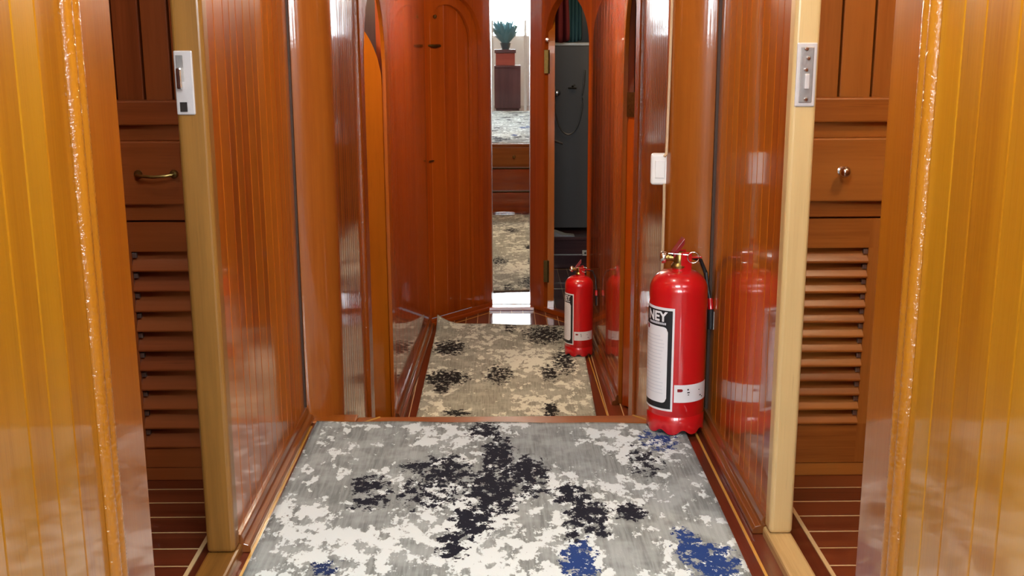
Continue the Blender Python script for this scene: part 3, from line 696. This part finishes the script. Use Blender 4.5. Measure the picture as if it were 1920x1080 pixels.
near_blobs = [(-0.051, 2.905, 0.032, 0.05, 1, 0), (-0.007, 2.714, 0.034, 0.111, 1, 0), (0.065, 2.606, 0.042, 0.076, 1, 0), (-0.02, 2.492, 0.051, 0.127, 1, 0), (-0.139, 2.592, 0.059, 0.102, 0.8, 0), (-0.178, 2.479, 0.076, 0.079, 0.6, 0), (-0.32, 2.529, 0.036, 0.046, 0.9, 0), (-0.308, 2.426, 0.035, 0.042, 0.75, 0), (-0.208, 2.639, 0.04, 0.035, 0.7, 0), (-0.067, 2.315, 0.038, 0.078, 1, 0), (-0.104, 2.201, 0.025, 0.063, 0.9, 0), (0.165, 2.466, 0.04, 0.05, 0.9, 0), (0.192, 2.358, 0.039, 0.063, 1, 0), (0.291, 2.356, 0.027, 0.04, 1, 0), (0.208, 2.261, 0.021, 0.027, 0.9, 0), (0.157, 2.118, 0.029, 0.083, 1, 1), (0.152, 2.256, 0.009, 0.066, 1, 0), (0.361, 2.663, 0.038, 0.09, 0.62, 0), (0.419, 2.813, 0.04, 0.071, 0.6, 1), (0.394, 2.187, 0.023, 0.075, 1, 1), (0.431, 2.113, 0.044, 0.071, 1, 1), (-0.361, 2.104, 0.024, 0.028, 0.8, 0.5), (0.075, 2.49, 0.019, 0.038, 0.7, 0)]
for k in range(26):
    near_blobs.append((random.uniform(-0.45, 0.45), random.uniform(-1.6, 1.95), random.uniform(0.03, 0.08), random.uniform(0.04, 0.12), random.uniform(0.6, 1), random.choice((0, 0, 1))))
near_lights = [(0.0, 2.25, 0.4, 0.25, 0.12), (0.35, 2.45, 0.22, 0.45, 0.12), (-0.40, 2.3, 0.15, 0.2, 0.15), (-0.05, 2.12, 0.5, 0.2, 0.15), (0.12, 2.78, 0.16, 0.2, -0.45), (-0.30, 2.6, 0.12, 0.3, -0.18),
               (0.42, 2.45, 0.10, 0.3, -0.25), (0.27, 2.15, 0.06, 0.2, -0.5), (0.25, 2.85, 0.15, 0.12, 0.25), (-0.18, 2.83, 0.15, 0.1, 0.15), (-0.33, 2.82, 0.15, 0.1, -0.1)]
rug('runner_rug', ((-0.517, 2.987), (0.501, 2.948), (-0.535, -1.7), (0.492, -1.7)), 0.0, RUG1, near_blobs, near_lights,
    'grey and white runner rug with navy blotches on the upper floor, before the step', nx=60, ny=280)
low_blobs = [(-0.293, 6.092, 0.081, 0.121, 0.9, 0), (-0.287, 5.522, 0.093, 0.109, 1, 0), (-0.297, 5.346, 0.032, 0.069, 0.9, 0), (-0.013, 5.581, 0.061, 0.13, 0.75, 0), (0.27, 6.364, 0.11, 0.167, 0.85, 0), (0.342, 5.815, 0.052, 0.201, 0.75, 0), (0.252, 5.603, 0.042, 0.113, 0.75, 0), (-0.212, 4.975, 0.05, 0.038, 1, 0), (0.234, 5.011, 0.03, 0.084, 0.95, 0), (0.058, 6.528, 0.032, 0.1, 0.6, 0), (0.1, 4.2, 0.06, 0.1, 0.7, 0), (-0.1, 3.8, 0.05, 0.1, 0.6, 0)]
low_lights = [(-0.1, 5.15, 0.2, 0.25, -0.5), (-0.25, 5.8, 0.15, 0.15, -0.3), (0.12, 5.9, 0.2, 0.4, 0.25), (0.2, 5.1, 0.2, 0.3, 0.15)]
rug('runner_rug', ((-0.386, 6.66), (0.475, 6.56), (-0.400, 3.30), (0.405, 3.30)), LOWZ, RUG2, low_blobs, low_lights,
    'beige and white runner rug with black blotches on the lower floor, beyond the step',
    curl=lambda a, b_: 0.05*max(0, (0.16-a)/0.16)**2*max(0, (b_-0.93)/0.07)**2, nx=60, ny=200)

# ============================================================ FIRE EXTINGUISHERS
R_E = 0.0775
def wrap(pts, r):          # (angle*R, z) -> cylinder
    return [(r*sin(x/R_E), -r*cos(x/R_E), z) for x, z in pts]
def patch(a0, a1, z0, z1, r, round_r=0.0, n=26):
    """curved label between angles (degrees), right hand corners rounded"""
    mb = MB()
    A0, A1 = radians(a0), radians(a1)
    cols = []
    for k in range(n+1):
        a = A0+(A1-A0)*k/n; d = (A1-a)*R_E; cut = 0
        if round_r and d < round_r: cut = round_r-sqrt(max(0, round_r**2-(round_r-d)**2))
        cols.append((a, z0+cut, z1-cut))
    for (a, p, q), (b_, p2, q2) in zip(cols[:-1], cols[1:]):
        for rr, fl in ((r, 0), (r-0.0006, 1)):
            pts = [(rr*sin(a), -rr*cos(a), p), (rr*sin(b_), -rr*cos(b_), p2), (rr*sin(b_), -rr*cos(b_), q2), (rr*sin(a), -rr*cos(a), q)]
            mb.face(pts[::-1] if fl else pts)
    return mb
def text_patch(body, size, a_c, z0, r, sx=1.0, offset=0.0):
    cu = bpy.data.curves.new('t', 'FONT'); cu.body = body; cu.size = size; cu.align_x = 'CENTER'; cu.offset = offset; cu.resolution_u = 4
    to = bpy.data.objects.new('t', cu); C.objects.link(to); dg = bpy.context.evaluated_depsgraph_get()
    me = to.evaluated_get(dg).to_mesh()
    bm = bmesh.new(); bm.from_mesh(me)
    bmesh.ops.triangulate(bm, faces=bm.faces); bmesh.ops.subdivide_edges(bm, edges=bm.edges[:], cuts=1)
    V = [tuple(v.co) for v in bm.verts]; F = [tuple(v.index for v in f.verts) for f in bm.faces]; bm.free()
    to.to_mesh_clear() if False else None
    bpy.data.objects.remove(to); bpy.data.curves.remove(cu)
    mb = MB(); c0 = radians(a_c)
    for f in F: mb.face([(r*sin(c0+V[i][0]*sx/R_E), -r*cos(c0+V[i][0]*sx/R_E), z0+V[i][1]) for i in f])
    return mb
def make_extinguisher():
    t = empty('fire_extinguisher')
    prof = [(0.0, 0.030), (0.055, 0.022), (R_E-0.012, 0.018), (R_E-0.003, 0.0), (R_E, 0.0), (R_E+0.0005, 0.004), (R_E+0.0005, 0.046), (R_E-0.0008, 0.048), (R_E-0.0008, 0.052), (R_E, 0.054)]
    prof += [(R_E, z) for z in (0.12, 0.2, 0.3, 0.385)]
    for k in range(1, 13):
        a = pi/2*k/12; prof.append((0.020+(R_E-0.020)*cos(a)**0.9 if k < 12 else 0.020, 0.385+0.055*sin(a)))
    prof += [(0.020, 0.447), (0.0, 0.447)]
    def zm(z, a):
        if z < 0.006: return 0.013*(0.5-0.5*cos(8*a))**1.6*(1-z/0.006*0.5) if z < 0.0061 else 0
        return 0
    mb = MB(); mb.lathe(prof, 96, zmod=zm); body = mb.build('cylinder_body', RED, parent=t, smooth=True)
    mb = MB(); mb.lathe([(0.0, 0.446), (0.022, 0.446), (0.023, 0.452), (0.019, 0.458), (0.0165, 0.460), (0.0165, 0.482), (0.013, 0.488), (0.0, 0.489)], 24)
    mb.lathe([(0.0, 0.0), (0.009, 0.0), (0.0095, 0.012), (0.007, 0.014), (0.007, 0.022)], 16, (-0.040, -0.002, 0.472), 'x')
    mb.tube([(-0.030, -0.002, 0.472), (0, 0, 0.472)], 0.0085, 12)
    va = mb.build('valve', BRASS, parent=t, smooth=True)
    mb = MB(); mb.lathe([(0, -0.007), (0.014, -0.007), (0.017, -0.003), (0.017, 0.004), (0.014, 0.009), (0, 0.010)], 22, (-0.043, -0.004, 0.473), 'x'); g = mb.build('pressure_gauge', CHROME, parent=t, smooth=True)
    # carrying handle (lower) and squeeze lever (upper)
    mb = MB(); P, L = frame((0.0, 0.0), (0.055, 0.03), 1)
    mb.box(P, -0.004, 0.026, -0.022, -0.018, 0.432, 0.490, 'z'); mb.box(P, -0.004, 0.026, 0.018, 0.022, 0.432, 0.490, 'z'); mb.box(P, -0.004, 0.026, -0.022, 0.022, 0.462, 0.466, 'z'); mb.box(P, 0.0, 0.060, -0.011, 0.011, 0.470, 0.4735, 'z')
    mb.box(P, 0.0185, 0.0215, -0.011, 0.011, 0.430, 0.478, 'z')
    mb.build('carry_handle', RED, parent=t, bevel=0.002)
    mb = MB()
    def tilt(u, w_, z):
        a = radians(52); uu = u*cos(a); zz = z+u*sin(a); return P(uu-0.02, w_, zz)
    mb.box(tilt, -0.004, 0.046, -0.012, 0.012, 0.486, 0.490, 'z'); mb.box(tilt, -0.004, 0.046, -0.012, -0.010, 0.474, 0.490, 'z'); mb.box(tilt, -0.004, 0.046, 0.010, 0.012, 0.474, 0.490, 'z')
    mb.build('squeeze_lever', REDPL, parent=t, bevel=0.002)
    mb = MB(); n = 24; mb.tube([(0.038+0.0145*cos(2*pi*k/n), -0.02+0.004*cos(2*pi*k/n), 0.478+0.0145*sin(2*pi*k/n)) for k in range(n)], 0.0014, 8, closed=True)
    mb.tube([(-0.028, -0.018, 0.486), (0.026, -0.018, 0.484)], 0.0016, 8)
    mb.build('pin_ring', CHROME, parent=t, smooth=True)
    # short hose behind the body, nozzle peeping out on the wall side
    hp = [(0.012, 0.012, 0.470), (0.03, 0.035, 0.468), (0.05, 0.066, 0.455), (0.064, 0.075, 0.42), (0.072, 0.066, 0.38), (0.080, 0.052, 0.35)]
    mb = MB(); mb.tube(hp, 0.0055, 10); h = mb.build('hose', RUBBER, parent=t, smooth=True)
    mb = MB(); mb.tube([(0.080, 0.052, 0.352), (0.0825, 0.046, 0.338), (0.0835, 0.044, 0.325)], 0.0075, 12); mb.build('hose_collar', RED, parent=h, smooth=True)
    mb = MB(); mb.tube([(0.0835, 0.044, 0.325), (0.085, 0.043, 0.27)], lambda q: 0.0085-0.002*q, 12); mb.build('nozzle', RUBBER, parent=h, smooth=True)
    mb = MB(); P2, L2 = frame((0.094, 0.030), (0.094, 0.040), 1); mb.box(P2, 0, L2, -0.001, 0.001, 0.272, 0.322, 'z'); mb.build('clip', STEEL, parent=h)
    # black and white instruction label
    lab = patch(-98, 0, 0.066, 0.350, R_E+0.0008).build('instruction_label', LABW, parent=t); lab['label'] = 'white label with a wide black border'
    patch(-96, -4, 0.072, 0.343, R_E+0.0014).build('black_border', LABK, parent=lab)
    patch(-86, -12.5, 0.088, 0.298, R_E+0.0020, 0.014).build('white_field', LABW, parent=lab)
    text_patch('NEY', 0.036, -40, 0.3135, R_E+0.0021, 0.98, 0.0013).build('lettering', LABW, parent=lab)
    mb = MB()
    for k in range(13):
        a0 = -60+k*3.4; z0 = 0.3035; hgt = random.choice((0.006, 0.0055, 0.0065))
        q = patch(a0, a0+2.3, z0, z0+hgt, R_E+0.0021, n=1); i0 = len(mb.v)
        for f_, uv_ in zip(q.f, q.uv): mb.face([q.v[i] for i in f_])
    mb.build('small_print', LABG, parent=lab)['kind'] = 'stuff'
    mb = MB()
    for k in range(17):
        z0 = 0.270-k*0.0098; a1 = -19-random.uniform(0, 9)
        q = patch(-78, a1, z0, z0+0.0022, R_E+0.0024, n=10)
        for f_ in q.f: mb.face([q.v[i] for i in f_])
    mb.build('text_lines', LABG, parent=lab)['kind'] = 'stuff'
    mb = patch(-70, -62, 0.285, 0.297, R_E+0.0026, 0.004); mb.build('red_mark', REDPL, parent=lab)
    # white inspection strip
    st = patch(2.5, 88, 0.092, 0.141, R_E+0.0008, n=26).build('inspection_strip', LABW, parent=t)
    patch(9, 20, 0.122, 0.130, R_E+0.0014, 0.004, n=6).build('red_mark', REDPL, parent=st)
    mb = MB()
    for (a0, a1, z0, z1) in ((29, 32, 0.126, 0.130), (29, 34, 0.118, 0.121), (30, 33, 0.112, 0.114), (56, 59, 0.122, 0.124), (60, 64, 0.105, 0.108), (66, 69, 0.100, 0.103)):
        q = patch(a0, a1, z0, z1, R_E+0.0014, n=2)
        for f_ in q.f: mb.face([q.v[i] for i in f_])
    mb.build('small_print', LABK, parent=st)['kind'] = 'stuff'
    return t
def copy_tree(o, parent=None):
    c = o.copy(); C.objects.link(c)
    if parent: c.parent = parent
    for ch in list(o.children): copy_tree(ch, c)
    return c
e1 = make_extinguisher(); e2 = copy_tree(e1)
e1.location = (0.478, 2.925, 0.001); e1.rotation_euler = (0, 0, radians(-15))
e2.location = (0.430, 5.965, LOWZ+0.001); e2.rotation_euler = (0, 0, radians(-26))
setp(e1, 'red fire extinguisher standing in the corner at the step, the nearer of the two', 'fire extinguisher', 'fire extinguishers by the right wall')
setp(e2, 'red fire extinguisher standing on the lower floor, the farther of the two, near the mirror', 'fire extinguisher', 'fire extinguishers by the right wall')
# floors: the extinguishers stand on the rug corner, lift to pile height
e1.location.z = 0.0105; e2.location.z = LOWZ+0.0105

# ============================================================ SWITCH AND CABLE
t = empty('light_switch', (0.443, 3.05, 0.70)); setp(t, 'small white plastic switch box with rounded corners beside the right round post', 'switch box'); O = (0.443, 3.05, 0.70)
P, L = frame((0.4165, 3.088), (0.471, 3.080), 1)
mb = MB(); mb.box(P, 0, 0.0554, -0.028, 0.0, 0.656, 0.743, 'z'); mb.build('box', WHITEPL, parent=t, origin=O, bevel=0.008, seg=4)
mb = MB(); mb.box(P, 0.012, 0.040, -0.002, 0.0022, 0.675, 0.725, 'z'); mb.build('rocker', WHITEPL, parent=t, origin=O, bevel=0.002)
mb = MB(); mb.tube([(0.462, 3.068, CZ), (0.461, 3.068, 1.2), (0.459, 3.066, 0.95), (0.456, 3.062, 0.78), (0.455, 3.058, 0.745), (0.449, 3.056, 0.738)], 0.0042, 8)
mb.tube([(0.452, 3.062, 0.662), (0.453, 3.064, 0.6), (0.453, 3.066, 0.40), (0.455, 3.07, 0.02)], 0.0042, 8)
o = mb.build('cable', CABLE, smooth=True); setp(o, 'thin cream cable running down the right round post through the white box', 'cable')

# ============================================================ ROOM BEHIND (seen in the mirror)
for nm, bx in (('wall_saloon_left', (-1.65, -1.6, -3.0, 1.0)), ('wall_saloon_right', (1.6, 1.65, -3.0, 1.0)), ('wall_saloon_partition_left', (-1.6, -0.605, -0.65, -0.6)), ('wall_saloon_partition_right', (0.627, 1.6, -0.65, -0.6))):
    mb = MB(); mb.box(W0, *bx, 0, CZ, 'z', 0.5); struct(mb, nm, GOLD)
mb = MB()
for bx in ((-1.6, 1.6, -3.05, -3.0, 0, 1.04), (-1.6, 1.6, -3.05, -3.0, 1.86, CZ), (-1.6, -0.85, -3.05, -3.0, 1.04, 1.86), (0.85, 1.6, -3.05, -3.0, 1.04, 1.86)): mb.box(W0, *bx, 'z', 0.5)
struct(mb, 'wall_back', GREYWOOD)
mb = MB(); mb.box(W0, -0.85, 0.85, -3.04, -3.02, 1.04, 1.86, 'z'); wn = struct(mb, 'window_1', WINDOWM)
mb = MB(); mb.box(W0, -0.35, 0.35, 0.55, 1.25, CZ-0.012, CZ-0.004, 'z'); struct(mb, 'window_2', HATCHM)
t = empty('cabinet_chest', (0.085, -2.0, 0)); setp(t, 'dark chest with a red-brown drawer in the room behind, seen in the mirror', 'chest'); O = (0.085, -2.0, 0)
mb = MB(); mb.box(W0, -0.07, 0.30, -2.2, -1.9, 0.03, 0.60, 'z', 0.3); mb.build('body', DARKW, parent=t, origin=O, bevel=0.006)
mb = MB(); mb.box(W0, -0.05, 0.22, -2.2, -1.89, 0.63, 0.80, 'u', 0.5); mb.build('drawer', REDW, parent=t, origin=O, bevel=0.006)
mb = MB(); mb.box(W0, -0.07, 0.30, -2.2, -1.88, 0.60, 0.63, 'u', 0.1); mb.box(W0, -0.065, 0.235, -2.22, -1.87, 0.80, 0.85, 'u', 0.1); mb.build('rails', DARKW, parent=t, origin=O, bevel=0.004)
mb = MB()
mb.box(W0, -0.05, 0.28, -2.18, -1.92, 0, 0.03, 'z')
mb.build('plinth', DARKW, parent=t, origin=O)
t = empty('potted_plant', (0.09, -2.04, 0.85)); setp(t, 'bluish green leafy plant in a dark pot on the chest, seen in the mirror', 'plant'); O = (0.09, -2.04, 0.85)
mb = MB(); mb.lathe([(0, 0.0), (0.055, 0.0), (0.075, 0.08), (0.08, 0.09), (0.07, 0.09), (0.066, 0.07), (0, 0.07)], 28, O); mb.build('pot', POT, parent=t, origin=O, smooth=True)
mb = MB()
for k in range(130):
    a = random.uniform(0, 2*pi); el = random.uniform(0.95, 1.5); Lf = random.uniform(0.22, 0.42); wd = random.uniform(0.022, 0.042)
    d = Vector((cos(a)*cos(el), sin(a)*cos(el), sin(el))); sd = d.cross(Vector((0, 0, 1))).normalized(); b0 = Vector(O)+Vector((cos(a)*0.04, sin(a)*0.04, 0.07))
    pr = None
    for j in range(7):
        q = j/6; c_ = b0+d*Lf*q+Vector((cos(a), sin(a), -0.4))*0.06*q*q; ww = wd*sin(pi*min(1, 0.12+q*0.88))
        cur = (c_-sd*ww, c_+Vector((0, 0, -0.004)), c_+sd*ww)
        if pr: mb.face([pr[0], pr[1], cur[1], cur[0]]); mb.face([pr[1], pr[2], cur[2], cur[1]])
        pr = cur
o = mb.build('foliage', LEAF, parent=t, origin=O, smooth=True)
for i, x in enumerate((-0.10, 0.36)):
    mb = MB(); mb.box(W0, x-0.02, x+0.02, -1.64, -1.60, 0, 1.25, 'z'); o = mb.build('pale_post', GREYWOOD, origin=(x, -1.62, 0), bevel=0.004)
    setp(o, ('left' if i == 0 else 'right')+' one of the two pale grey posts beside the chest, seen in the mirror', 'post')

# ============================================================ LAMPS
def dome_lamp(loc, power, label, r=0.075, col=WARM):
    t = empty('ceiling_lamp', loc); setp(t, label, 'lamp'); O = loc
    mb = MB(); mb.lathe([(0.0, 0.0), (r*1.1, 0.0), (r*1.1, -0.012), (r, -0.016), (0, -0.016)], 32, loc); mb.build('base', BRASS, parent=t, origin=O, smooth=True)
    mb = MB(); mb.lathe([(r*0.96*cos(a*pi/16), -0.016-0.04*sin(a*pi/16)) for a in range(9)], 32, loc); mb.build('diffuser', LAMPM, parent=t, origin=O, smooth=True)
    point_light('lamp_light', (loc[0], loc[1], loc[2]-0.09), power, col, 0.05)
dome_lamp((0.0, 2.55, CZ), L_NEAR, 'round brass ceiling lamp over the upper corridor', col=NEUTRAL)
dome_lamp((0.05, 5.3, CZL), L_LOW, 'round brass ceiling lamp over the lower corridor', col=(1.0, 0.90, 0.72))
dome_lamp((-1.15, 1.9, CZ), L_LROOM, 'round brass ceiling lamp in the left side cabin')
dome_lamp((1.10, 1.8, CZ), L_RROOM, 'round brass ceiling lamp in the right side cabin')
dome_lamp((-0.80, 4.15, CZL), 24.0, 'round brass ceiling lamp in the lower left cabin')
dome_lamp((0.8, 7.7, CZL), 2.5, 'round brass ceiling lamp in the shower room')
